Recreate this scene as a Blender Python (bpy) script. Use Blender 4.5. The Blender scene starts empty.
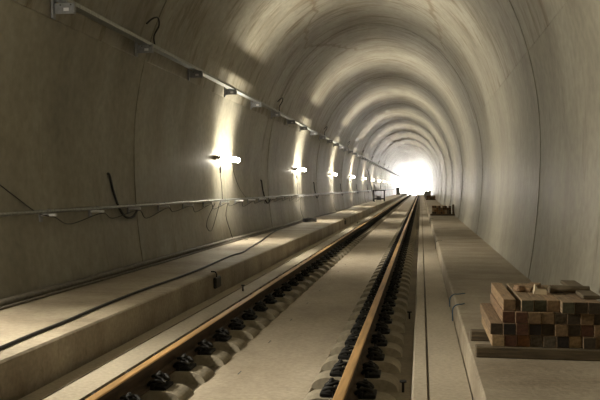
import bpy, bmesh, math, random
from mathutils import Vector, Matrix
random.seed(7)
C = bpy.context.scene.collection
PI = math.pi

# ------------------------------------------------------------------ dimensions (metres)
CAMX, CAMZ = 1.25, 1.45          # eye point; track centre is x = 0
AX = -0.04                       # axis of the tunnel
HALF, SPRING, RISE, DROP = 2.89, 2.0, 3.85, 5.6
Y0, Y1 = -30.0, 165.0            # built length of tunnel
BLOCK = 10.15                    # length of one casting of the lining
JOINT = 11.0
LAMP = 16.25
BL, BR = 0.29, 0.20              # tops of the two walkways
PITCH = 0.60                     # spacing of the sleeper blocks

def wall_x(z, side=-1):
    h = RISE if z > SPRING else DROP
    return AX + side * HALF * math.sqrt(max(0.0, 1 - ((z - SPRING) / h) ** 2))

# ------------------------------------------------------------------ materials
def nodes(name):
    m = bpy.data.materials.new(name); m.use_nodes = True
    nt = m.node_tree; b = nt.nodes['Principled BSDF']
    return m, nt, b

def ramp(nt, pts):
    r = nt.nodes.new('ShaderNodeValToRGB')
    e = r.color_ramp.elements
    while len(e) < len(pts): e.new(0.5)
    for i, (p, c) in enumerate(pts):
        e[i].position = p; e[i].color = (*c, 1)
    return r

def concrete(name, c0, c1, c2, stretch=(1, 1, 1), rough=0.6, spec=0.5, fine=22, bump=0.15, stain=None):
    m, nt, b = nodes(name)
    tc = nt.nodes.new('ShaderNodeTexCoord'); mp = nt.nodes.new('ShaderNodeMapping')
    mp.inputs['Scale'].default_value = stretch
    nt.links.new(tc.outputs['Object'], mp.inputs['Vector'])
    n1 = nt.nodes.new('ShaderNodeTexNoise'); n1.inputs['Scale'].default_value = 0.9; n1.inputs['Detail'].default_value = 7; n1.inputs['Roughness'].default_value = 0.62
    nt.links.new(mp.outputs['Vector'], n1.inputs['Vector'])
    r1 = ramp(nt, [(0.30, c0), (0.52, c1), (0.72, c2)])
    nt.links.new(n1.outputs['Fac'], r1.inputs['Fac'])
    n2 = nt.nodes.new('ShaderNodeTexNoise'); n2.inputs['Scale'].default_value = fine; n2.inputs['Detail'].default_value = 5
    nt.links.new(tc.outputs['Object'], n2.inputs['Vector'])
    r2 = ramp(nt, [(0.3, (0.72, 0.72, 0.72)), (0.7, (1.1, 1.1, 1.1))])
    nt.links.new(n2.outputs['Fac'], r2.inputs['Fac'])
    mx = nt.nodes.new('ShaderNodeMix'); mx.data_type = 'RGBA'; mx.blend_type = 'MULTIPLY'
    mx.inputs['Factor'].default_value = 0.7
    nt.links.new(r1.outputs['Color'], mx.inputs['A']); nt.links.new(r2.outputs['Color'], mx.inputs['B'])
    out = mx.outputs['Result']
    if stain:
        sc, lo, hi, col, sstr = stain
        mp2 = nt.nodes.new('ShaderNodeMapping'); mp2.inputs['Scale'].default_value = sstr
        mp2.inputs['Location'].default_value = (3.1, 1.7, 4.4)
        nt.links.new(tc.outputs['Object'], mp2.inputs['Vector'])
        n3 = nt.nodes.new('ShaderNodeTexNoise'); n3.inputs['Scale'].default_value = sc; n3.inputs['Detail'].default_value = 9; n3.inputs['Roughness'].default_value = 0.7
        nt.links.new(mp2.outputs['Vector'], n3.inputs['Vector'])
        r3 = ramp(nt, [(lo, (0, 0, 0)), (hi, (1, 1, 1))])
        nt.links.new(n3.outputs['Fac'], r3.inputs['Fac'])
        m3 = nt.nodes.new('ShaderNodeMix'); m3.data_type = 'RGBA'
        nt.links.new(r3.outputs['Color'], m3.inputs['Factor']); nt.links.new(out, m3.inputs['A'])
        m3.inputs['B'].default_value = (*col, 1)
        out = m3.outputs['Result']
    nt.links.new(out, b.inputs['Base Color'])
    b.inputs['Roughness'].default_value = rough
    b.inputs['Specular IOR Level'].default_value = spec
    bp = nt.nodes.new('ShaderNodeBump'); bp.inputs['Strength'].default_value = bump; bp.inputs['Distance'].default_value = 0.02
    nt.links.new(n2.outputs['Fac'], bp.inputs['Height']); nt.links.new(bp.outputs['Normal'], b.inputs['Normal'])
    return m

def plain(name, col, rough=0.5, metal=0.0, var=0.25, scale=18, bump=0.1, stretch=(1, 1, 1), spec=0.5):
    m, nt, b = nodes(name)
    tc = nt.nodes.new('ShaderNodeTexCoord'); mp = nt.nodes.new('ShaderNodeMapping'); mp.inputs['Scale'].default_value = stretch
    nt.links.new(tc.outputs['Object'], mp.inputs['Vector'])
    n = nt.nodes.new('ShaderNodeTexNoise'); n.inputs['Scale'].default_value = scale; n.inputs['Detail'].default_value = 5
    nt.links.new(mp.outputs['Vector'], n.inputs['Vector'])
    lo = tuple(c * (1 - var) for c in col); hi = tuple(min(1, c * (1 + var)) for c in col)
    r = ramp(nt, [(0.3, lo), (0.7, hi)])
    nt.links.new(n.outputs['Fac'], r.inputs['Fac']); nt.links.new(r.outputs['Color'], b.inputs['Base Color'])
    b.inputs['Roughness'].default_value = rough; b.inputs['Metallic'].default_value = metal
    b.inputs['Specular IOR Level'].default_value = spec
    bp = nt.nodes.new('ShaderNodeBump'); bp.inputs['Strength'].default_value = bump; bp.inputs['Distance'].default_value = 0.01
    nt.links.new(n.outputs['Fac'], bp.inputs['Height']); nt.links.new(bp.outputs['Normal'], b.inputs['Normal'])
    return m

M = {}
M['lining'] = concrete('cast concrete lining', (0.18, 0.162, 0.12), (0.27, 0.25, 0.193), (0.34, 0.32, 0.26), (0.9, 0.8, 0.35),
                       rough=0.48, spec=0.4, fine=9, bump=0.10, stain=(1.3, 0.60, 0.72, (0.11, 0.088, 0.05), (0.5, 1.6, 0.35)))
M['crown'] = concrete('cast concrete crown', (0.185, 0.166, 0.122), (0.285, 0.264, 0.205), (0.355, 0.335, 0.272), (0.9, 0.8, 0.35),
                       rough=0.46, spec=0.5, fine=9, bump=0.14, stain=(1.5, 0.50, 0.64, (0.125, 0.095, 0.05), (0.45, 2.4, 0.6)))
def seep_line(m, pts, width, col):
    """a brown seepage line: x as a function of y along the crown, wobbling a little"""
    nt = m.node_tree; b = nt.nodes['Principled BSDF']; prev = b.inputs['Base Color'].links[0].from_socket
    def math_(op, a, c=None):
        n = nt.nodes.new('ShaderNodeMath'); n.operation = op
        for i, v in enumerate((a, c)):
            if v is None: continue
            if isinstance(v, (int, float)): n.inputs[i].default_value = v
            else: nt.links.new(v, n.inputs[i])
        return n.outputs[0]
    tc = nt.nodes.new('ShaderNodeTexCoord'); sp = nt.nodes.new('ShaderNodeSeparateXYZ'); nt.links.new(tc.outputs['Object'], sp.inputs[0])
    no = nt.nodes.new('ShaderNodeTexNoise'); no.inputs['Scale'].default_value = 2.5; no.inputs['Detail'].default_value = 6
    nt.links.new(tc.outputs['Object'], no.inputs['Vector'])
    y0, y1 = pts[0][0], pts[-1][0]
    t = math_('DIVIDE', math_('SUBTRACT', sp.outputs['Y'], y0), y1 - y0)
    fc = nt.nodes.new('ShaderNodeFloatCurve'); nt.links.new(t, fc.inputs['Value']); cu = fc.mapping.curves[0]
    for i, (y, x) in enumerate(pts):
        X, V = (y - y0) / (y1 - y0), (x + 3) / 6
        if i == 0: cu.points[0].location = (X, V)
        elif i == len(pts) - 1: cu.points[-1].location = (X, V)
        else: cu.points.new(X, V)
    fc.mapping.update()
    xc = math_('SUBTRACT', math_('MULTIPLY', fc.outputs[0], 6.0), 3.0)
    d = math_('ABSOLUTE', math_('ADD', math_('SUBTRACT', sp.outputs['X'], xc), math_('MULTIPLY', math_('SUBTRACT', no.outputs['Fac'], .5), .45)))
    mr = nt.nodes.new('ShaderNodeMapRange'); mr.inputs['From Min'].default_value = width; mr.inputs['From Max'].default_value = width * .3
    nt.links.new(d, mr.inputs['Value'])
    inside = math_('MULTIPLY', math_('GREATER_THAN', t, 0.0), math_('LESS_THAN', t, 1.0))
    fac = math_('MULTIPLY', math_('MULTIPLY', mr.outputs[0], inside), .75)
    mx = nt.nodes.new('ShaderNodeMix'); mx.data_type = 'RGBA'; nt.links.new(fac, mx.inputs['Factor']); nt.links.new(prev, mx.inputs['A'])
    mx.inputs['B'].default_value = (*col, 1); nt.links.new(mx.outputs['Result'], b.inputs['Base Color'])
seep_line(M['crown'], [(15.5, -1.05), (17.1, -1.13), (18.2, -1.21), (18.7, -1.46), (19.6, -1.63), (20.45, -1.74), (21.2, -1.49), (23.3, -1.01), (24.5, -.71)], .055, (.12, .085, .04))
seep_line(M['crown'], [(14.8, 1.25), (16.5, 1.40), (17.8, 1.57), (19.84, 1.78), (20.3, 1.89)], .06, (.13, .095, .045))
M['slab'] = concrete('track slab concrete', (0.29, 0.24, 0.17), (0.42, 0.355, 0.265), (0.50, 0.435, 0.335), (1, 0.5, 1), rough=0.7, fine=30, bump=0.2,
                     stain=(3, 0.62, 0.75, (0.14, 0.11, 0.07), (0.4, 2.2, 1)))
M['strip'] = concrete('pale poured concrete', (0.33, 0.275, 0.20), (0.45, 0.39, 0.295), (0.54, 0.48, 0.37), (1, 0.4, 1), rough=0.7, fine=30, bump=0.2)
M['dirty'] = concrete('dust-darkened concrete', (0.13, 0.105, 0.07), (0.20, 0.165, 0.11), (0.27, 0.225, 0.155), rough=0.8, fine=30, bump=0.3)
M['walk'] = concrete('walkway concrete', (0.23, 0.185, 0.13), (0.36, 0.305, 0.225), (0.47, 0.41, 0.31), (1, 1.6, 1), rough=0.65, fine=26, bump=0.25,
                     stain=(2.6, 0.60, 0.74, (0.13, 0.10, 0.065), (0.35, 2.5, 1)))
M['block'] = concrete('sleeper block concrete', (0.20, 0.17, 0.12), (0.29, 0.25, 0.18), (0.36, 0.32, 0.24), rough=0.8, fine=30, bump=0.3)
M['outside'] = concrete('open ground concrete', (0.5, 0.5, 0.48), (0.6, 0.6, 0.58), (0.7, 0.7, 0.68), rough=0.8)
M['rail_head'] = plain('rust-filmed rail head', (0.50, 0.30, 0.12), 0.5, 0.25, 0.3, 30, 0.05, (1, .06, 1))
M['rail_side'] = plain('rusty rail web', (0.065, 0.042, 0.024), 0.8, 0.1, 0.4, 30, 0.2, (1, .2, 1))
M['iron'] = plain('black cast iron', (0.013, 0.012, 0.010), 0.72, 0.3, 0.4, 40, 0.2)
M['galv'] = plain('galvanised steel', (0.30, 0.31, 0.30), 0.38, 0.85, 0.25, 30, 0.05)
M['bracket'] = plain('grey bracket steel', (0.26, 0.265, 0.28), 0.5, 0.3, 0.15, 20, 0.05)
M['label'] = plain('white paper label', (0.72, 0.72, 0.74), 0.6, 0, 0.05)
M['black'] = plain('black rubber sheath', (0.014, 0.013, 0.013), 0.55, 0, 0.3)
M['hose'] = plain('dusty grey hose', (0.13, 0.115, 0.09), 0.7, 0, 0.3, 14)
M['housing'] = plain('dusty lamp housing', (0.36, 0.33, 0.27), 0.55, 0, 0.15)
M['blue'] = plain('blue cable sheath', (0.03, 0.09, 0.16), 0.5, 0, 0.2)
M['dark'] = plain('dark painted steel', (0.035, 0.035, 0.03), 0.5, 0.3, 0.3)
M['grey'] = plain('grey painted steel', (0.27, 0.26, 0.24), 0.6, 0.1, 0.2)
M['timber'] = plain('sawn timber side', (0.30, 0.20, 0.115), 0.75, 0, 0.35, 14, 0.25, (6, .5, 6))
M['bearer'] = plain('old bearer timber', (0.12, 0.092, 0.056), 0.85, 0, 0.35, 12, 0.3, (.5, 5, 6))
ENDS = {'pale': (0.36, 0.255, 0.14), 'tan': (0.20, 0.13, 0.068), 'orange': (0.22, 0.10, 0.04), 'russet': (0.10, 0.042, 0.022),
        'dark': (0.055, 0.04, 0.024), 'black': (0.022, 0.016, 0.012), 'mottled': (0.13, 0.105, 0.075), 'greenish': (0.075, 0.07, 0.042)}
for k, c in ENDS.items():
    M['end_' + k] = plain(k + ' end grain', c, 0.85, 0, 0.55 if k == 'mottled' else 0.35, 45, 0.3)
    M['side_' + k] = plain(k + ' timber side', tuple(c[i] * 0.4 + (0.30, 0.20, 0.115)[i] * 0.6 for i in range(3)), 0.8, 0, 0.35, 14, 0.25, (6, .5, 6))
M['offcut'] = plain('fresh offcut wood', (0.62, 0.52, 0.36), 0.7, 0, 0.15)

def emit(name, col, s):
    m, nt, b = nodes(name)
    b.inputs['Base Color'].default_value = (*col, 1)
    b.inputs['Emission Color'].default_value = (*col, 1); b.inputs['Emission Strength'].default_value = s
    return m
M['tube'] = emit('lit fluorescent diffuser', (1.0, 0.92, 0.74), 60)

# ------------------------------------------------------------------ mesh helpers
class MB:
    def __init__(s): s.b = bmesh.new(); s.mats = []
    def mi(s, m):
        if m not in s.mats: s.mats.append(m)
        return s.mats.index(m)
    def box(s, x0, x1, y0, y1, z0, z1, m, bev=0.0, rot=None, piv=None):
        v = [s.b.verts.new((x, y, z)) for x in (x0, x1) for y in (y0, y1) for z in (z0, z1)]
        F = [(0, 1, 3, 2), (4, 6, 7, 5), (0, 4, 5, 1), (2, 3, 7, 6), (0, 2, 6, 4), (1, 5, 7, 3)]
        i = s.mi(m); fs = []
        for f in F:
            q = s.b.faces.new([v[k] for k in f]); q.material_index = i; fs.append(q)
        if bev:
            es = list({e for f in fs for e in f.edges})
            r = bmesh.ops.bevel(s.b, geom=es, offset=bev, segments=1, affect='EDGES', profile=0.5)
            v = list({w for f in r['faces'] for w in f.verts} | {w for f in fs if f.is_valid for w in f.verts})
            for f in r['faces']: f.material_index = i
        if rot is not None:
            bmesh.ops.rotate(s.b, verts=v, cent=piv or Vector(((x0 + x1) / 2, (y0 + y1) / 2, (z0 + z1) / 2)), matrix=rot)
        return v
    def tube(s, pts, r, m, n=8, cap=True, rr=None):
        pts = [Vector(p) for p in pts]; i = s.mi(m); rings = []
        up = None
        for k, p in enumerate(pts):
            t = (pts[min(k + 1, len(pts) - 1)] - pts[max(k - 1, 0)]).normalized()
            if up is None:
                up = Vector((0, 0, 1)) if abs(t.z) < 0.9 else Vector((1, 0, 0))
            a = t.cross(up).normalized(); up = a.cross(t).normalized()
            q = rr[k] if rr else r
            rings.append([s.b.verts.new(p + a * math.cos(2 * PI * j / n) * q + up * math.sin(2 * PI * j / n) * q) for j in range(n)])
        for k in range(len(rings) - 1):
            for j in range(n):
                f = s.b.faces.new((rings[k][j], rings[k][(j + 1) % n], rings[k + 1][(j + 1) % n], rings[k + 1][j]))
                f.material_index = i; f.smooth = True
        if cap:
            for q in (rings[0], rings[-1]):
                f = s.b.faces.new(q); f.material_index = i
    def sweep(s, prof, y0, y1, mats, closed=True):
        """profile of (x, z) swept along y; mats: one material per side"""
        a = [s.b.verts.new((x, y0, z)) for x, z in prof]; c = [s.b.verts.new((x, y1, z)) for x, z in prof]
        n = len(prof)
        for k in range(n if closed else n - 1):
            f = s.b.faces.new((a[k], a[(k + 1) % n], c[(k + 1) % n], c[k]))
            f.material_index = s.mi(mats[k] if isinstance(mats, list) else mats)
        if closed:
            for q in (a, c):
                f = s.b.faces.new(q); f.material_index = s.mi(mats[0] if isinstance(mats, list) else mats)
    def mesh(s, name):
        bmesh.ops.recalc_face_normals(s.b, faces=s.b.faces)
        me = bpy.data.meshes.new(name); s.b.to_mesh(me); s.b.free()
        for m in s.mats: me.materials.append(m)
        return me
    def build(s, name, parent=None, loc=None):
        o = bpy.data.objects.new(name, s.mesh(name)); C.objects.link(o)
        if parent: o.parent = parent
        if loc is not None: o.location = loc
        return o

def tag(o, label=None, cat=None, group=None, kind=None):
    if label: o['label'] = label
    if cat: o['category'] = cat
    if group: o['group'] = group
    if kind: o['kind'] = kind
    return o
def empty(name, loc=(0, 0, 0)):
    o = bpy.data.objects.new(name, None); o.empty_display_size = 0.1; C.objects.link(o); o.location = loc
    return o
KIDS = {}
def copy_tree(o, loc=None, parent=None):
    c = o.copy(); C.objects.link(c)
    if parent: c.parent = parent
    if loc is not None: c.location = loc
    for ch in list(o.children): copy_tree(ch, None, c)
    return c
ORD = ['first', 'second', 'third', 'fourth', 'fifth', 'sixth', 'seventh', 'eighth', 'ninth', 'tenth', 'eleventh', 'twelfth', 'thirteenth', 'fourteenth']

def smooth_path(pts, sub=6):
    pts = [Vector(p) for p in pts]; out = []
    for i in range(len(pts) - 1):
        p0 = pts[max(i - 1, 0)]; p1 = pts[i]; p2 = pts[i + 1]; p3 = pts[min(i + 2, len(pts) - 1)]
        for k in range(sub):
            t = k / sub
            out.append(0.5 * ((2 * p1) + (-p0 + p2) * t + (2 * p0 - 5 * p1 + 4 * p2 - p3) * t * t + (-p0 + 3 * p1 - 3 * p2 + p3) * t ** 3))
    out.append(pts[-1]); return out

# ------------------------------------------------------------------ tunnel lining
def lining(name, full, i0, i1, y0=Y0, y1=Y1):
    st = []                                   # (y, offset outwards)
    j = JOINT
    while j > y0: j -= BLOCK
    while j < y1 + BLOCK:
        a, e = j + 0.002, j + BLOCK - 0.002
        st += [(a, 0.010), (a + 0.001, 0.0)]
        for k in range(1, 4): st.append((a + (e - a) * k / 4, 0.009 * k / 4))
        st += [(e, 0.009), (e + 0.001, 0.020)]
        j += BLOCK
    st = [q for q in st if y0 < q[0] < y1]
    st = [(y0, 0.0)] + st + [(y1, 0.02)]
    b = bmesh.new(); rows = []
    for y, off in st:
        row = []
        for i in range(i0, i1 + 1):
            x, z = full[i]
            p = Vector(full[max(i - 1, 0)]); q = Vector(full[min(i + 1, len(full) - 1)])
            t = (q - p).normalized(); n = Vector((-t.y, t.x))     # prof runs left to right over the crown: n points outwards
            row.append(b.verts.new((x + n.x * off, y, z + n.y * off)))
        rows.append(row)
    for k in range(len(rows) - 1):
        for i in range(i1 - i0):
            f = b.faces.new((rows[k][i], rows[k][i + 1], rows[k + 1][i + 1], rows[k + 1][i])); f.smooth = True
    me = bpy.data.meshes.new(name); b.to_mesh(me); b.free(); me.materials.append(M['crown' if name == 'ceiling' else 'lining'])
    me.set_sharp_from_angle(angle=math.radians(20))
    o = bpy.data.objects.new(name, me); C.objects.link(o); tag(o, kind='structure')
    return o
tf = math.asin((3.30 - SPRING) / RISE)
low = [(-0.35 + 0.235 * k) for k in range(10)]
left = [(wall_x(z), z) for z in low] + [(AX - HALF * math.cos(tf * k / 6), SPRING + RISE * math.sin(tf * k / 6)) for k in range(7)]
# a shallow form joint where the side shutter met the crown shutter
lx0, lz0 = left[-1]
left = left[:-1] + [(lx0 - .002, lz0 - .007), (lx0 - .006, lz0), (lx0 + .0025, lz0 + .008)]
N = 44
crown = [(AX - HALF * math.cos(tf + (PI - 2 * tf) * k / N), SPRING + RISE * math.sin(tf + (PI - 2 * tf) * k / N)) for k in range(1, N)]
full = left + crown + [(2 * AX - x, z) for x, z in reversed(left)]
n = len(left); T = len(full)
wl = lining('wall_left', full, 0, n - 2); cl = lining('ceiling', full, n - 2, T - n + 1); wr = lining('wall_right', full, T - n + 1, T - 1)

# unseen wall added behind the camera to shut out sky light; the tunnel runs on
mb = MB(); mb.box(-3.4, 3.4, Y0 - 0.3, Y0, -0.4, 6.3, M['lining']); tag(mb.build('added_end_wall'), kind='structure')

# ------------------------------------------------------------------ floor: track slab with two rail troughs and the walkways
mb = MB()
FZ = -0.095                      # level of the slab the sleeper blocks stand on
prof = [(-1.52, -0.35, 'slab'), (1.60, -0.35, 'slab'), (1.60, 0.0, 'strip'), (1.315, 0.0, 'dirty'), (1.31, -0.02, 'dirty'), (1.30, -0.02, 'dirty'), (1.295, 0.0, 'strip'),
        (1.20, 0.0, 'strip'), (1.18, FZ, 'dirty'), (0.44, FZ, 'slab'), (0.425, FZ + .012, 'slab'), (-0.425, FZ + .012, 'slab'), (-0.44, FZ, 'dirty'), (-1.03, FZ, 'dirty'), (-1.05, 0.0, 'strip'),
        (-1.295, 0.0, 'dirty'), (-1.30, -0.02, 'dirty'), (-1.31, -0.02, 'dirty'), (-1.315, 0.0, 'strip'), (-1.46, 0.0, 'dirty'), (-1.47, -0.05, 'dirty'), (-1.52, -0.05, 'slab')]
mb.sweep([(x, z) for x, z, m in prof], Y0, Y1, [M[m] for x, z, m in prof])
tag(mb.build('floor'), kind='structure')

def walkway(name, xi, xo, zt, batter):
    mb = MB(); s = 1 if xo > xi else -1
    y = Y0
    xo2 = xo
    mb.sweep([(xi, -0.34), (xi + s * batter, zt - 0.015), (xi + s * (batter + 0.015), zt), (xo2, zt), (xo2, -0.34)], Y0, Y1, M['walk'])
    o = mb.build(name); tag(o, kind='structure'); return o
walkway('walkway', -1.50, wall_x(BL) - 0.03, BL, 0.01)
walkway('walkway', 1.59, wall_x(BR, 1) + 0.03, BR, 0.03)

# open ground in front of the far portal
mb = MB(); mb.box(-30, 30, Y1 + 0.01, Y1 + 70, -0.4, -0.02, M['outside']); tag(mb.build('ground'), kind='structure')

# ------------------------------------------------------------------ rails
H = 0.15
def rail_profile(x):
    p = [(-.075, -.01), (-.075, .000), (-.02, .018), (-.010, .035), (-.010, .10), (-.035, .115), (-.036, .143), (-.028, H),
         (.028, H), (.036, .143), (.035, .115), (.010, .10), (.010, .035), (.02, .018), (.075, .000), (.075, -.01)]
    mats = [M['rail_side']] * 16
    for k in (5, 6, 7, 8, 9): mats[k] = M['rail_head']
    mats[5] = M['rail_side']; mats[9] = M['rail_head'] if False else M['rail_side']
    return [(x + a, z) for a, z in p], mats
for x, lab in ((-0.75, 'long brown rail nearer the left wall, tan worn head'), (0.75, 'long brown rail nearer the timber stacks, tan worn head')):
    mb = MB(); pr, mt = rail_profile(x); mb.sweep(pr, Y0, Y1 + 60, mt)
    tag(mb.build('rail'), lab, 'rail', 'running rails of the track')

# sleeper blocks with their spring clips
def block_shape(mb):
    outline = [(-.335, FZ + .001)]
    for i in range(0, 9):
        t = i / 8 * PI / 2; outline.append((-.19 - .14 * math.cos(t), FZ + .004 + (-.012 - FZ - .004) * math.sin(t)))
    outline += [(-x, z) for x, z in reversed(outline)]
    f0 = [mb.b.verts.new((x * 1.0, -.155 + .03 * (z - FZ) / .083, z)) for x, z in outline]
    f1 = [mb.b.verts.new((x * 1.0, .155 - .03 * (z - FZ) / .083, z)) for x, z in outline]
    k = mb.mi(M['block']); n = len(outline)
    for i in range(n):
        f = mb.b.faces.new((f0[i], f0[(i + 1) % n], f1[(i + 1) % n], f1[i])); f.material_index = k
    for r in (f0, f1):
        f = mb.b.faces.new(r); f.material_index = k
def plate_shape(mb):
    mb.box(-.18, .18, -.10, .10, -0.0118, -0.0103, M['iron'])
    for s in (-1, 1):
        mb.box(*sorted((s * .079, s * .105)), -.10, .10, -0.011, .036, M['iron'], 0.004)
        mb.box(*sorted((s * .105, s * .195)), -.085, .085, -0.011, .014, M['iron'], 0.004)
def clip_shape(mb, s):
    p = [(.055, -.075, .018), (.085, -.092, .050), (.135, -.090, .056), (.168, -.058, .034), (.150, -.024, .050), (.088, -.018, .074),
         (.062, 0, .066), (.088, .018, .074), (.150, .024, .050), (.168, .058, .034), (.135, .090, .056), (.085, .092, .050), (.055, .075, .018)]
    mb.tube(smooth_path([(s * a, b, c) for a, b, c in p], 3), 0.0125, M['iron'], 6)
def bolt_shape(mb, s):
    x = s * .118
    mb.tube([(x, 0, .005), (x, 0, .104)], .013, M['iron'], 8)
    mb.tube([(x, 0, .070), (x, 0, .092)], .024, M['iron'], 6)
    mb.tube([(x, 0, .062), (x, 0, .070)], .034, M['iron'], 10)

proto = empty('sleeper_block')
mb = MB(); block_shape(mb); mb.build('concrete_block', proto)
mb = MB(); plate_shape(mb); mb.build('baseplate', proto)
for s in (-1, 1):
    mb = MB(); clip_shape(mb, s); c = mb.build('spring_clip', proto)
    mb = MB(); bolt_shape(mb, s); mb.build('bolt', c)
mb = MB(); block_shape(mb); plate_shape(mb)
for s in (-1, 1): clip_shape(mb, s); bolt_shape(mb, s)
far_mesh = mb.mesh('sleeper_block')
SL = {-0.75: 'concrete sleeper block with black spring clips under the rail nearer the left wall',
      0.75: 'concrete sleeper block with black spring clips under the rail nearer the timber stacks'}
used = False
YS = 1.85
for x in (-0.75, 0.75):
    for k in range(150):
        y = YS + k * PITCH
        if k < 46:
            if not used: o = proto; o.location = (x, y, 0); used = True
            else: o = copy_tree(proto, (x, y, 0))
        else:
            o = bpy.data.objects.new('sleeper_block', far_mesh); C.objects.link(o); o.location = (x, y, 0)
        tag(o, SL[x], 'sleeper block', 'sleeper blocks under the rail at x ' + ('left' if x < 0 else 'right') if False else ('sleeper blocks under the left rail' if x < 0 else 'sleeper blocks under the right rail'))
mb = MB()
for x in (-0.75, 0.75):
    y = YS + 150 * PITCH
    while y < Y1 - 1:
        mb.box(x - .3, x + .3, y - .14, y + .14, FZ, -0.0145, M['block'])
        mb.box(x - .15, x - .08, y - .07, y + .07, -0.0145, .045, M['iron']); mb.box(x + .08, x + .15, y - .07, y + .07, -0.0145, .045, M['iron'])
        y += PITCH
tag(mb.build('sleeper_block'), 'row of the farthest tiny sleeper blocks near the bright end', 'sleeper block', kind='stuff')

# ------------------------------------------------------------------ wall lamps
lx = wall_x(2.05)
lamp = empty('wall_lamp')                       # origin on the wall, at the lamp's middle
mb = MB(); mb.box(0.0, .055, -.83, .82, -.045, .045, M['housing'], .006); mb.build('housing', lamp)
mb = MB(); mb.tube([(.125, -.76, 0), (.125, .76, 0)], .058, M['tube'], 16); d = mb.build('diffuser', lamp); d['label'] = 'glowing white tube cover'
mb = MB(); mb.box(.0555, .150, -.82, -.763, -.040, .040, M['housing'], .012); mb.build('end_cap', lamp)
mb = MB(); mb.box(.0555, .150, .763, .80, -.040, .040, M['housing'], .012); mb.build('end_cap', lamp)
mb = MB(); mb.tube(smooth_path([(.03, -.42, -.045), (.04, -.42, -.16), (.03, -.38, -.34), (.045, -.33, -.6), (.03, -.22, -.86)]), .006, M['black'], 6)
cb = mb.build('power_cable', lamp)
mb = MB(); mb.tube([(.042, -.42, -.17), (.038, -.41, -.22), (.034, -.40, -.31)], .022, M['black'], 8, rr=[.014, .022, .016]); mb.build('plug', cb)
# unseen area lights added to each lamp fan its light across the tunnel: (angle above horizontal, watts, spread)
for ang, watt, spr in ((90, 26, 75), (-90, 17, 75), (62, 52, 92), (35, 66, 98), (5, 55, 110), (-35, 28, 90)):
    li = bpy.data.lights.new('added_fan_light', 'AREA'); li.shape = 'RECTANGLE'; li.size = .08; li.size_y = 1.45
    li.energy = watt; li.spread = math.radians(spr); li.color = (1.0, .93, .78)
    lo = bpy.data.objects.new('added_fan_light', li); C.objects.link(lo); lo.parent = lamp
    t = math.radians(ang); d = Vector((math.cos(t), 0, math.sin(t)))
    lo.location = Vector((.125, 0, 0)) + d * .078; lo.rotation_euler = (0, -math.radians(90 + ang), 0)
for k in range(-4, 20):
    if k in (-2, -3): continue
    y = LAMP + BLOCK * k
    if y > Y1 - 1: break
    o = lamp if k == -4 else copy_tree(lamp)
    if k == -1: y -= .6
    o.location = (lx + 0.004, y, 2.05)
    i = k
    if k >= 0: lab = ORD[k] + ' nearest of the glowing tube lamps visible on the left wall' if k < 12 else 'far lamp on the left wall, one of the last lost in the bright haze'
    elif k == -1: lab = 'tube lamp on the left wall just outside the frame, beside the camera'
    else: lab = 'tube lamp on the left wall behind the camera'
    tag(o, lab, 'lamp', 'tube lamps along the left wall')

# ------------------------------------------------------------------ upper cable tray on cantilever brackets
zt = 3.445
xw = wall_x(zt)
mb = MB()
mb.sweep([(-2.635, zt + .045), (-2.635, zt), (-2.520, zt), (-2.520, zt + .045), (-2.524, zt + .045), (-2.524, zt + .004), (-2.631, zt + .004), (-2.631, zt + .045)], -26, Y1 - 1, M['galv'])
mb.build('cable_tray').name = 'cable_tray'
tray = bpy.data.objects['cable_tray']; tag(tray, 'long galvanised cable tray carried high along the left wall', 'cable tray')
mb = MB(); mb.tube([(-2.586, y, zt + .0215 + .002 * math.sin(y)) for y in range(-26, int(Y1) - 1, 2)], .015, M['black'], 6)
tag(mb.build('power_cable'), 'black power cable lying in the high cable tray, nearer the wall', 'cable')
mb = MB(); mb.tube([(-2.552, y, zt + .018 + .002 * math.cos(y)) for y in range(-26, int(Y1) - 1, 2)], .012, M['hose'], 6)
tag(mb.build('power_cable'), 'dusty grey cable lying in the high cable tray, nearer the track', 'cable')

br = empty('wall_bracket')                      # origin on the wall below the tray
mb = MB(); mb.box(-.005, .022, -.035, .035, -.165, .035, M['bracket'], .003); mb.build('wall_plate', br)
mb = MB(); mb.box(.022, .245, -.003, .003, -.115, 0.0, M['bracket']); mb.box(.022, .245, .003, .045, -.006, -0.0, M['bracket'])
mb.box(.239, .245, .003, .045, -.115, -.006, M['bracket']); mb.build('arm', br)
mb = MB(); mb.box(.125, .185, -.0045, -.0031, -.085, -.050, M['label']); t = mb.build('sticker', br); t['label'] = 'white paper sticker'
for xx in (.09, .21):
    mb = MB(); mb.tube([(xx, -.012, -.02), (xx, -.0035, -.02)], .008, M['dark'], 6); mb.build('bolt', br)
k = 0; y = 8.0 - 2.5 * 13
while y < Y1 - 2:
    o = br if k == 0 else copy_tree(br)
    o.location = (xw + 0.008, y, zt - 0.002)
    if abs(y - 8.0) < .01: tag(o, 'nearest grey bracket under the high cable tray, white sticker clearly seen, top left', 'bracket', 'brackets of the high cable tray')
    elif abs(y - 10.5) < .01: tag(o, 'second nearest grey bracket under the high cable tray, beside an arched cable end', 'bracket', 'brackets of the high cable tray')
    elif y < 8: tag(o, 'grey bracket of the high cable tray outside the frame, beside or behind the camera', 'bracket', 'brackets of the high cable tray')
    else: tag(o, 'small grey bracket farther along under the high cable tray, past the second one', 'bracket', 'brackets of the high cable tray')
    y += 2.5; k += 1

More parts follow.
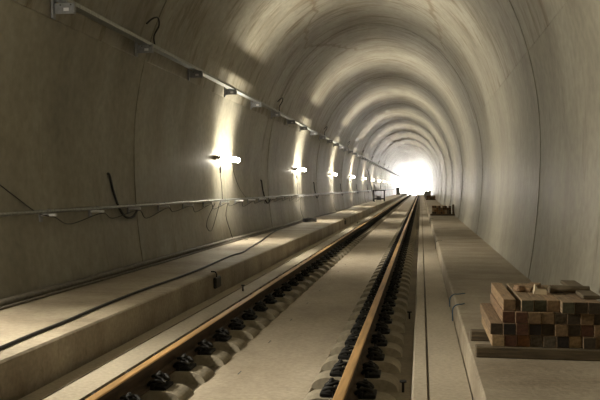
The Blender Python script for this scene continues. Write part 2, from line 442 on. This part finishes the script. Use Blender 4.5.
# short arched cable ends above the tray, one per lining block
def arch_cable(y, lab):
    mb = MB(); z0 = zt
    P = [(wall_x(zt + .36) + .02, -.20, .30), (wall_x(zt + .44) + .06, -.14, .385), (wall_x(zt + .46) + .08, .0, .42), (wall_x(zt + .40) + .07, .14, .34), (-2.60, .19, .20), (-2.585, .20, .0451)]
    mb.tube(smooth_path([(x - 0, b, c) for x, b, c in P]), .012, M['black'], 8)
    o = mb.build('cable_end', None, (0, y, zt)); tag(o, lab, 'cable', 'arched cable ends above the cable tray')
for i in range(9): arch_cable(10.75 + BLOCK * i, ORD[i] + ' nearest short black cable arching above the high cable tray')

# ------------------------------------------------------------------ lower conduit on small brackets
zp = 1.18; xp = wall_x(zp)
mb = MB(); mb.tube([(xp + .095, y, zp) for y in range(-26, int(Y1) - 1, 3)], .021, M['galv'], 10)
tag(mb.build('conduit_pipe'), 'long galvanised pipe running waist high along the left wall', 'pipe')
sb = empty('pipe_bracket')
mb = MB(); mb.box(-.006, .018, -.03, .03, -.115, .02, M['bracket'], .003); mb.build('wall_plate', sb)
mb = MB(); mb.box(.018, .19, -.018, .018, -.052, -.0225, M["label"], .003); mb.build('arm', sb)
mb = MB(); mb.tube([(.095, 0, 0)] and [(.095 + .0245 * math.cos(a), 0, .0245 * math.sin(a)) for a in [PI * j / 8 - 0.0 for j in range(9)]], .004, M['bracket'], 5); mb.build('clamp', sb)
k = 0; y = 8.05 - 1.3 * 25
while y < Y1 - 2:
    o = sb if k == 0 else copy_tree(sb)
    o.location = (xp + .004, y, zp)
    if abs(y - 8.05) < .01: tag(o, 'leftmost small bracket under the waist-high pipe, where a slack black cable ends', 'bracket', 'small brackets under the waist-high pipe')
    elif y < 8: tag(o, 'small pipe bracket outside the frame, beside or behind the camera', 'bracket', 'small brackets under the waist-high pipe')
    else: tag(o, 'small grey bracket holding the waist-high pipe, right of the leftmost one', 'bracket', 'small brackets under the waist-high pipe')
    y += 1.3; k += 1
# slack cable looping from bracket to bracket
P = [(wall_x(1.68) + .012, 6.75, 1.68), (wall_x(1.53) + .012, 7.10, 1.53), (wall_x(1.36) + .012, 7.5, 1.36), (xp + .03, 7.95, 1.165)]
y = 8.05
for i in range(14):
    yy = 8.05 + 1.3 * i
    dip = random.uniform(.06, .16)
    P += [(xp + .14, yy + .06, zp - .062), (xp + .05, yy + .65, zp - .075 - dip)]
P += [(xp + .14, 8.05 + 1.3 * 14 + .06, zp - .062)]
mb = MB(); mb.tube(smooth_path(P, 6), .006, M['black'], 6)
tag(mb.build('signal_cable'), 'thin black cable drooping in loops below the waist-high pipe', 'cable')

# cable stubs coming out of the wall, hooking under the pipe
mb = MB()
mb.tube(smooth_path([(wall_x(1.63) - .01, 0, 1.63), (wall_x(1.6) + .02, .01, 1.60), (wall_x(1.4) + .02, .12, 1.38), (xp + .035, .26, 1.15), (xp + .05, .45, 1.03),
                     (xp + .05, .72, 1.02), (xp + .05, .92, 1.12), (xp + .05, .98, 1.13)]), .017, M['black'], 8)
stub = mb.build('cable_end'); 
for i in range(9):
    o = stub if i == 0 else stub.copy()
    if i: C.objects.link(o)
    if i == 0: o.location = (0, 10.0, 0); lab = 'thick black cable hooking out of the wall under the pipe, left of the first lamp'
    else: o.location = (0, 10.0 + BLOCK * i, 0); lab = ORD[i] + ' nearest thick black cable hooking out of the wall under the waist-high pipe'
    tag(o, lab, 'cable', 'thick cable ends beside the waist-high pipe')
# thin cables hanging from the lamp to the pipe and on to the walkway
def ground_cable(name, pts, r, mat, lab, n=6):
    mb = MB(); mb.tube(smooth_path(pts, 6), r, mat, n); o = mb.build(name); tag(o, lab, 'cable'); return o
L0 = LAMP
ground_cable('lamp_cable', [(lx + .06, L0 + .60, 2.0), (wall_x(1.8) + .03, L0 + .85, 1.75), (wall_x(1.4) + .03, L0 + 1.35, 1.40), (xp + .06, L0 + 2.0, 1.145)], .005, M['black'], 'thin cable slanting from the right end of the nearest lamp to the pipe')
ground_cable('lamp_cable', [(xp + .12, L0 - .2, zp - .05), (wall_x(.9) + .04, L0 - .16, .85), (wall_x(.6) + .05, L0 - .02, .55), (wall_x(.4) + .09, L0 + .15, BL + .015), (wall_x(.4) + .3, L0 + .5, BL + .007)], .006, M['black'], 'thin cable dropping from the pipe to the walkway under the nearest lamp')
ground_cable('lamp_cable', [(xp + .12, L0 - 1.25, zp - .05), (wall_x(.95) + .04, L0 - 1.55, .85), (wall_x(.8) + .04, L0 - 1.7, .68), (wall_x(.8) + .04, L0 - 1.35, .60), (xp + .10, L0 - 1.0, .95), (xp + .12, L0 - .9, zp - .05)], .006, M['black'], 'thin cable hanging in a deep loop left of the nearest lamp')
for i in range(1, 5):
    y = L0 + BLOCK * i
    ground_cable('lamp_cable', [(xp + .12, y - .2, zp - .05), (wall_x(.8) + .04, y - .1, .8), (wall_x(.4) + .05, y + .02, .45), (wall_x(.3) + .12, y + .25, BL + .01)], .006, M['black'], 'thin cable dropping to the walkway under the ' + ORD[i] + ' nearest lamp')

# ------------------------------------------------------------------ hoses and cable on the left walkway
wx = wall_x(BL + .05)
mb = MB(); P = []
for k in range(0, 60):
    y = -2 + k * .5
    P.append((wx + .060 + .012 * math.sin(y * .9) + (.05 if y > 15 else 0) * (1 - math.cos((y - 15) * .4)) * .8, y, BL + .040 + .0015 * math.sin(y * 2)))
mb.tube(smooth_path(P, 5), .038, M['hose'], 10)
tag(mb.build('hose'), 'thick dusty hose lying against the foot of the left wall', 'hose')
mb = MB(); P = []
for k in range(0, 56):
    y = -2 + k * .5
    P.append((wx + .16 + .018 * math.sin(y * .6 + 1) + (.05 if y > 15 else 0) * (1 - math.cos((y - 15) * .4)) * .8, y, BL + .017))
mb.tube(P, .015, M['hose'], 8)
tag(mb.build('hose'), 'thin dusty hose on the walkway, beside the thick hose at the wall', 'hose')
pts = []
F, SI, CO = 780.0, math.sin(math.radians(8.82)), math.cos(math.radians(8.82))
for px, py in ((-110, 404), (-50, 372), (0, 349), (33.5, 334.7), (67, 321.3), (100.5, 306.9), (140.7, 291), (174, 279.4), (200, 269.4), (230, 256.5), (243, 252.5), (250, 248), (262, 240.5), (273, 232.5), (283, 227.5)):
    v = py - 187; fw = F * 1.15 / v; x = (px - 421) * CO * fw / F; pts.append((x + CAMX, (fw + x * SI) / CO))
pts = [p for p in pts if p[1] > 0]; pts.sort(key=lambda p: p[1])
mb = MB(); mb.tube(smooth_path([(x, y, BL + .0155) for x, y in pts[0:] if y > 4.5 or True], 5), .014, M['black'], 8)
tag(mb.build('power_cable'), 'long black cable wandering along the top of the left walkway', 'cable')
# coil of cable by the wall further on
mb = MB(); P = []
for k in range(90):
    a = k * .42; P.append((-2.40 + (.19 + .02 * math.sin(k)) * math.cos(a), 25.6 + (.62 + .1 * math.sin(k * .7)) * math.sin(a), BL + .02 + k * .0011))
mb.tube(P, .016, M['black'], 6); tag(mb.build('cable_coil'), 'heap of black cable on the left walkway against the wall', 'cable')
mb = MB(); mb.tube(smooth_path([(-2.60, 27.0, BL + .026), (-2.68, 30, BL + .026), (-2.60, 34, BL + .026), (-2.62, 40, BL + .026), (-2.66, 44, BL + .026)]), .025, M['hose'], 8)
tag(mb.build('hose'), 'grey hose lying by the wall beyond the black cable heap', 'hose')

# black drain boxes on the face of the left walkway
def drain(y, lab):
    o = empty('drain_box', (-1.51, y, 0.16))
    mb = MB(); mb.box(0.0, .045, -.13, .13, -.08, .07, M['dark'], .012); mb.build('box_body', o)
    mb = MB(); mb.tube(smooth_path([(.025, -.05, .07), (.025, -.05, .11), (0.0, -.05, .142), (-.05, -.05, .143)]), .010, M['black'], 8); mb.build('spout', o)
    tag(o, lab, 'drain', 'dark fittings on the face of the left walkway')
drain(10.3, 'dark fitting on the face of the left walkway, nearer the camera')
drain(28.5, 'dark fitting on the face of the left walkway, farther one')

# survey pegs in the slab
peg = empty('survey_peg')
mb = MB(); mb.tube([(0, 0, 0), (0, 0, .075)], .010, M['iron'], 8); mb.build('stem', peg)
mb = MB(); mb.tube([(0, 0, .0755), (0, 0, .088)], .028, M['iron'], 10); mb.build('cap', peg)
for i, (x, y, lab) in enumerate(((-1.20, 10.6, 'small black peg standing on the slab between left walkway and rail, nearest one'),
                                 (-1.20, 30.5, 'small black peg between left walkway and rail, farther one'),
                                 (1.12, 9.2, 'small black peg on the dark floor right of the right rail, farther one'),
                                 (1.12, 5.9, 'small black peg on the dark floor right of the right rail, nearer one'))):
    o = peg if i == 0 else copy_tree(peg)
    o.location = (x, y, 0 if x < 0 else FZ); tag(o, lab, 'peg', 'survey pegs')

# lifting slots along the middle slab
mb = MB()
for i in range(40):
    y = 6.2 + i * 1.3
    mb.box(-.232, -.222, y, y + .12, FZ + .010, FZ + .0135, M['dark'])
o = mb.build('slot_insert'); tag(o, 'row of short dark slots along the middle of the track slab', 'slot', kind='stuff')

# ------------------------------------------------------------------ timber stacks on the right walkway
TW, TH = 0.0915, 0.0865
def timber_mesh(tone, L=1.0, w=TW - .0035, h=TH - .002, name='timber'):
    mb = MB(); mb.box(-w / 2, w / 2, 0, L, 0, h, M['side_' + tone], .003)
    me = mb.mesh(name); me.materials.append(M['end_' + tone])
    for p in me.polygons:
        if abs(p.normal.y) > .9: p.material_index = 1
    return me
TM = {k: timber_mesh(k) for k in ENDS}
SY = 5.83; SX = CAMX + 0.515; SZ = BR
def bearer(name, x0, x1, y, z, h, lab, d=.10):
    mb = MB(); mb.box(x0, x1, y, y + d, z, z + h, M['bearer'], .008); o = mb.build(name); tag(o, lab, 'timber', 'bearers under the timber stacks'); return o
bearer('bearer_timber', CAMX + .40, CAMX + 1.36, SY + .00, SZ, .082, 'long round-edged bearer under the front of the nearest timber stack')
bearer('bearer_timber', CAMX + .40, CAMX + 1.36, SY + .62, SZ, .082, 'bearer poking out left under the back of the nearest timber stack')
rows = [(0.00, ['pale', 'russet', 'orange', 'mottled', 'mottled', 'black', 'pale', 'dark', 'tan']),
        (-.012, ['dark', 'black', 'russet', 'black', 'dark', 'tan', 'dark', 'russet', 'tan']),
        (.075, ['russet', 'russet', 'tan', 'tan', 'mottled', 'dark', 'tan', 'dark']),
        (.082, ['tan', None, 'greenish', 'greenish', 'tan', 'greenish', 'dark', 'dark'])]
RN = ['bottom row', 'second row up', 'third row up', 'top row']
for r, (x0, ts) in enumerate(rows):
    z = SZ + .0825 + r * TH
    xx = SX + x0 + TW / 2
    for c, tn in enumerate(ts):
        if tn is None: xx += .035; continue
        o = bpy.data.objects.new('timber', TM[tn]); C.objects.link(o)
        y = SY + .03 + random.uniform(-.018, .018)
        if r == 3 and c >= 5: y -= .06
        if r == 3 and c == 0: y += .02
        yaw = 0
        o.location = (xx, y, z); xx += TW
        cc = sum(1 for q in ts[:c] if q)
        tag(o, '%s square timber, %s from left in the %s of the nearest stack' % ({'tan': 'tan', 'pale': 'pale'}.get(tn, tn), ORD[cc], RN[r]), 'timber', 'timbers of the nearest stack')
ztp = SZ + .0825 + 4 * TH
# loose pieces on top of the near stack
mb = MB()
P = [(0, 0, 0), (.06, .01, .0), (.14, .0, .004), (.22, .012, .0), (.30, .02, -.002)]
mb.tube(smooth_path(P, 4), .03, M['bearer'], 10, rr=None); o = mb.build('bark_log', None, (CAMX + .98, SY + .42, ztp + .031)); tag(o, 'knobbly bark-covered log piece lying on the nearest timber stack', 'log')
mb = MB(); mb.box(-.045, .045, -.16, .22, 0, .034, M['side_tan'], .006, Matrix.Rotation(-.35, 3, 'Z'))
o = mb.build('board', None, (CAMX + .87, SY + .60, ztp)); tag(o, 'short tan board lying crooked on top of the nearest stack', 'board')
mb = MB(); mb.box(-.035, .035, -.04, .04, 0, .05, M['side_russet'], .012, Matrix.Rotation(.4, 3, 'Z'))
o = mb.build('wood_block', None, (CAMX + .765, SY + .48, ztp)); tag(o, 'small brown wooden block on the nearest stack, beside the crooked board', 'wood block')
mb = MB(); a = [(-.045, 0, 0), (.05, 0, 0), (.05, 0, .035), (-.01, 0, .038), (-.035, 0, .075)]
vf = [mb.b.verts.new((x, -.03, z)) for x, y, z in a]; vb = [mb.b.verts.new((x, .03, z)) for x, y, z in a]
mi = mb.mi(M['offcut']); mb.b.faces.new(vf); mb.b.faces.new(list(reversed(vb)))
for i in range(5): mb.b.faces.new((vf[i], vb[i], vb[(i + 1) % 5], vf[(i + 1) % 5]))
o = mb.build('wood_offcut', None, (CAMX + .90, SY + .36, ztp + .0)); tag(o, 'small white pointed wood offcut on top of the nearest stack', 'wood offcut')
mb = MB(); mb.box(-.06, .06, 0, .95, 0, .028, M['bearer'], .004)
o = mb.build('plank', None, (CAMX + 1.235, SY + .12, ztp)); tag(o, 'brown plank along the wall side on top of the nearest stack', 'plank')

# second and third stacks, far down the walkway
def far_stack(x0, y, n, rws, which, L=1.0):
    bearer('bearer_timber', x0 - .08, x0 + n * TW + .2 if which == 'second' else x0 + n * TW + .05, y, BR, .08, 'bearer under the front of the %s timber stack' % which)
    bearer('bearer_timber', x0 - .03, x0 + n * TW + .03, y + .6, BR, .08, 'bearer under the back of the %s timber stack' % which)
    tones = list(ENDS)
    for r in range(rws):
        for c in range(n):
            if r == rws - 1 and random.random() < .2: continue
            tn = random.choice(['tan', 'russet', 'dark', 'orange', 'mottled', 'pale', 'dark'])
            o = bpy.data.objects.new('timber', TM[tn]); C.objects.link(o)
            o.location = (x0 + TW * (c + .5), y + .03 + random.uniform(-.03, .03), BR + .0805 + r * TH)
            tag(o, 'square timber, %s from left in %s of the %s stack' % (ORD[c], ['the bottom row', 'the second row up', 'the third row up', 'the fourth row up'][r], which), 'timber', 'timbers of the %s stack' % which)
far_stack(CAMX + .48, 34.6, 9, 4, 'second')
far_stack(CAMX + .52, 76.0, 9, 4, 'third')
mb = MB(); mb.box(-.04, .04, 0, .08, 0, .48, M['side_dark'], .005); o = mb.build('post', None, (CAMX + 1.40, 34.9, BR)); tag(o, 'short wooden post standing beside the second timber stack, against the wall', 'post')

# grey cabinets standing on the right walkway beyond the third stack
def cabinet(x, y, z, w, d, h, lab, m='grey'):
    o = empty('equipment_cabinet', (x, y, z))
    mb = MB(); mb.box(-w / 2, w / 2, 0, d, .0, h, M[m], .012); mb.build('cabinet_body', o)
    mb = MB(); mb.box(-w / 2 + .04, w / 2 - .04, -.014, -.001, .06, h - .06, M[m], .004); dr = mb.build('door', o)
    mb = MB(); mb.box(w / 2 - .10, w / 2 - .07, -.035, -.0145, h * .45, h * .58, M['dark']); mb.build('handle', dr)
    tag(o, lab, 'cabinet')
cabinet(CAMX + .70, 84.0, BR, .62, .5, .85, 'grey cabinet on the right walkway just beyond the third timber stack')
cabinet(CAMX + .62, 98.0, BR, .5, .5, .8, 'farthest grey cabinet on the right walkway near the bright end')
cabinet(-2.15, 118.0, BL, .55, .5, 1.1, 'dark cabinet far along the left walkway near the bright end', 'dark')

# steel trestle on the left walkway with a drum in it, and a ladder leaning on the wall
tr = empty('steel_trestle', (-2.15, 64.0, BL))
for sx in (-1, 1):
    for sy in (-1, 1):
        mb = MB(); mb.box(sx * .44 - .03, sx * .44 + .03, sy * .4 - .03, sy * .4 + .03, 0, .86, M['dark'], .004); mb.build('leg', tr)
mb = MB(); mb.box(-.5, .5, -.46, .46, .861, .92, M['dark'], .006); mb.build('top_frame', tr)
mb = MB(); mb.box(-.409, .409, -.43, -.40, .16, .22, M['dark']); mb.box(-.409, .409, .40, .43, .16, .22, M['dark']); mb.build('cross_bar', tr)
tag(tr, 'dark steel trestle frame standing on the left walkway in the distance', 'trestle')
dm = empty('cable_drum', (-2.15, 64.0, BL))
mb = MB(); mb.tube([(-.14, 0, .26), (.14, 0, .26)], .17, M['grey'], 20); mb.build('hub', dm)
for s in (-1, 1):
    mb = MB(); mb.tube([(s * .145, 0, .26), (s * .175, 0, .26)], .26, M['grey'], 24); mb.build('flange', dm)
tag(dm, 'grey cable drum standing inside the dark trestle frame', 'cable drum')
ld = empty('ladder', (0, 60.0, BL))
for s in (-1, 1):
    mb = MB(); mb.tube([(-2.28, s * .22, 0.02), (-2.80, s * .22, 2.5)], .03, M['galv'], 8); mb.build('stile', ld)
for k in range(9):
    t = .08 + k * .1
    mb = MB(); mb.tube([(-2.28 - .52 * t, -.19, .02 + 2.48 * t), (-2.28 - .52 * t, .19, .02 + 2.48 * t)], .015, M['galv'], 6); mb.build('rung', ld)
tag(ld, 'metal ladder leaning against the left wall beside the trestle', 'ladder')

# blue cable ends hanging over the edge of the right walkway, dark ones farther on
def edge_cable(x, y, dz, m, lab, lead=.25):
    mb = MB(); mb.tube(smooth_path([(x + lead, y + .12, BR + .010), (x + .04, y + .02, BR + .012), (x + .0, y, BR + .012), (x - .045, y - .01, BR - .03), (x - .05, y - .02, BR - dz)]), .006, M[m], 6)
    tag(mb.build('cable_end'), lab, 'cable', 'cable ends hanging over the right walkway edge')
edge_cable(1.63, 9.15, .13, 'blue', 'blue cable end hanging over the right walkway edge, the farther of the near pair', .13)
edge_cable(1.63, 8.35, .16, 'blue', 'blue cable end hanging over the right walkway edge, the nearer of the near pair', .08)
edge_cable(1.63, 18.2, .18, 'black', 'black cable end hanging over the right walkway edge before the second stack', .10)
edge_cable(1.63, 31.0, .18, 'black', 'black cable end hanging over the right walkway edge just before the second stack', .10)

# dark anchor sockets high on the right wall
for y, z, lab in ((7.55, 3.55, 'dark anchor socket high on the right wall, leftmost of three'), (7.42, 3.66, 'dark anchor socket high on the right wall, middle of three'), (7.25, 3.66, 'dark anchor socket high on the right wall, rightmost of three')):
    x = wall_x(z, 1); mb = MB()
    mb.tube([(x + .03, y, z + .01), (x - .012, y, z - .006)], .022, M['dark'], 10); tag(mb.build('anchor_socket'), lab, 'anchor', 'anchor sockets on the right wall')

# ------------------------------------------------------------------ daylight through the far portal
w = bpy.data.worlds.new('World'); bpy.context.scene.world = w; w.use_nodes = True
bg = w.node_tree.nodes['Background']; bg.inputs['Color'].default_value = (1.0, 0.97, 0.93, 1); bg.inputs['Strength'].default_value = 75.0

# damp haze hanging in the far end of the tunnel, lit by the daylight
HZ = 60.0
b = bmesh.new(); a0 = []; a1 = []
for x, z in full[8:len(full) - 8]:
    a0.append(b.verts.new((AX + (x - AX) * .90, HZ, SPRING + (z - SPRING) * .92))); a1.append(b.verts.new((AX + (x - AX) * .90, Y1 - .5, SPRING + (z - SPRING) * .92)))
for i in range(len(a0)):
    j = (i + 1) % len(a0); b.faces.new((a0[i], a0[j], a1[j], a1[i]))
b.faces.new(a0); b.faces.new(list(reversed(a1))); bmesh.ops.recalc_face_normals(b, faces=b.faces)
hm = bpy.data.materials.new('damp haze'); hm.use_nodes = True; nt = hm.node_tree; nt.nodes.remove(nt.nodes['Principled BSDF'])
vs = nt.nodes.new('ShaderNodeVolumeScatter'); vs.inputs['Density'].default_value = 0.004; vs.inputs['Anisotropy'].default_value = 0.6
nt.links.new(vs.outputs['Volume'], nt.nodes['Material Output'].inputs['Volume'])
me = bpy.data.meshes.new('haze'); b.to_mesh(me); b.free(); me.materials.append(hm)
hz = bpy.data.objects.new('haze', me); C.objects.link(hz); tag(hz, 'white haze hanging in the far end of the tunnel around the daylight', 'haze', kind='stuff')

# ------------------------------------------------------------------ camera
cam = bpy.data.cameras.new('camera'); co = bpy.data.objects.new('camera', cam); C.objects.link(co)
cam.sensor_width = 36; cam.lens = 780 / 600 * 36; cam.clip_end = 600; cam.clip_start = .05
co.location = (CAMX, 0, CAMZ); co.rotation_euler = (math.radians(90 - .955), 0, math.radians(8.82))
S = bpy.context.scene; S.camera = co
S.view_settings.view_transform = 'Standard'; S.view_settings.look = 'None'; S.view_settings.gamma = 1; S.view_settings.use_curve_mapping = False
S.view_settings.exposure = 0.0
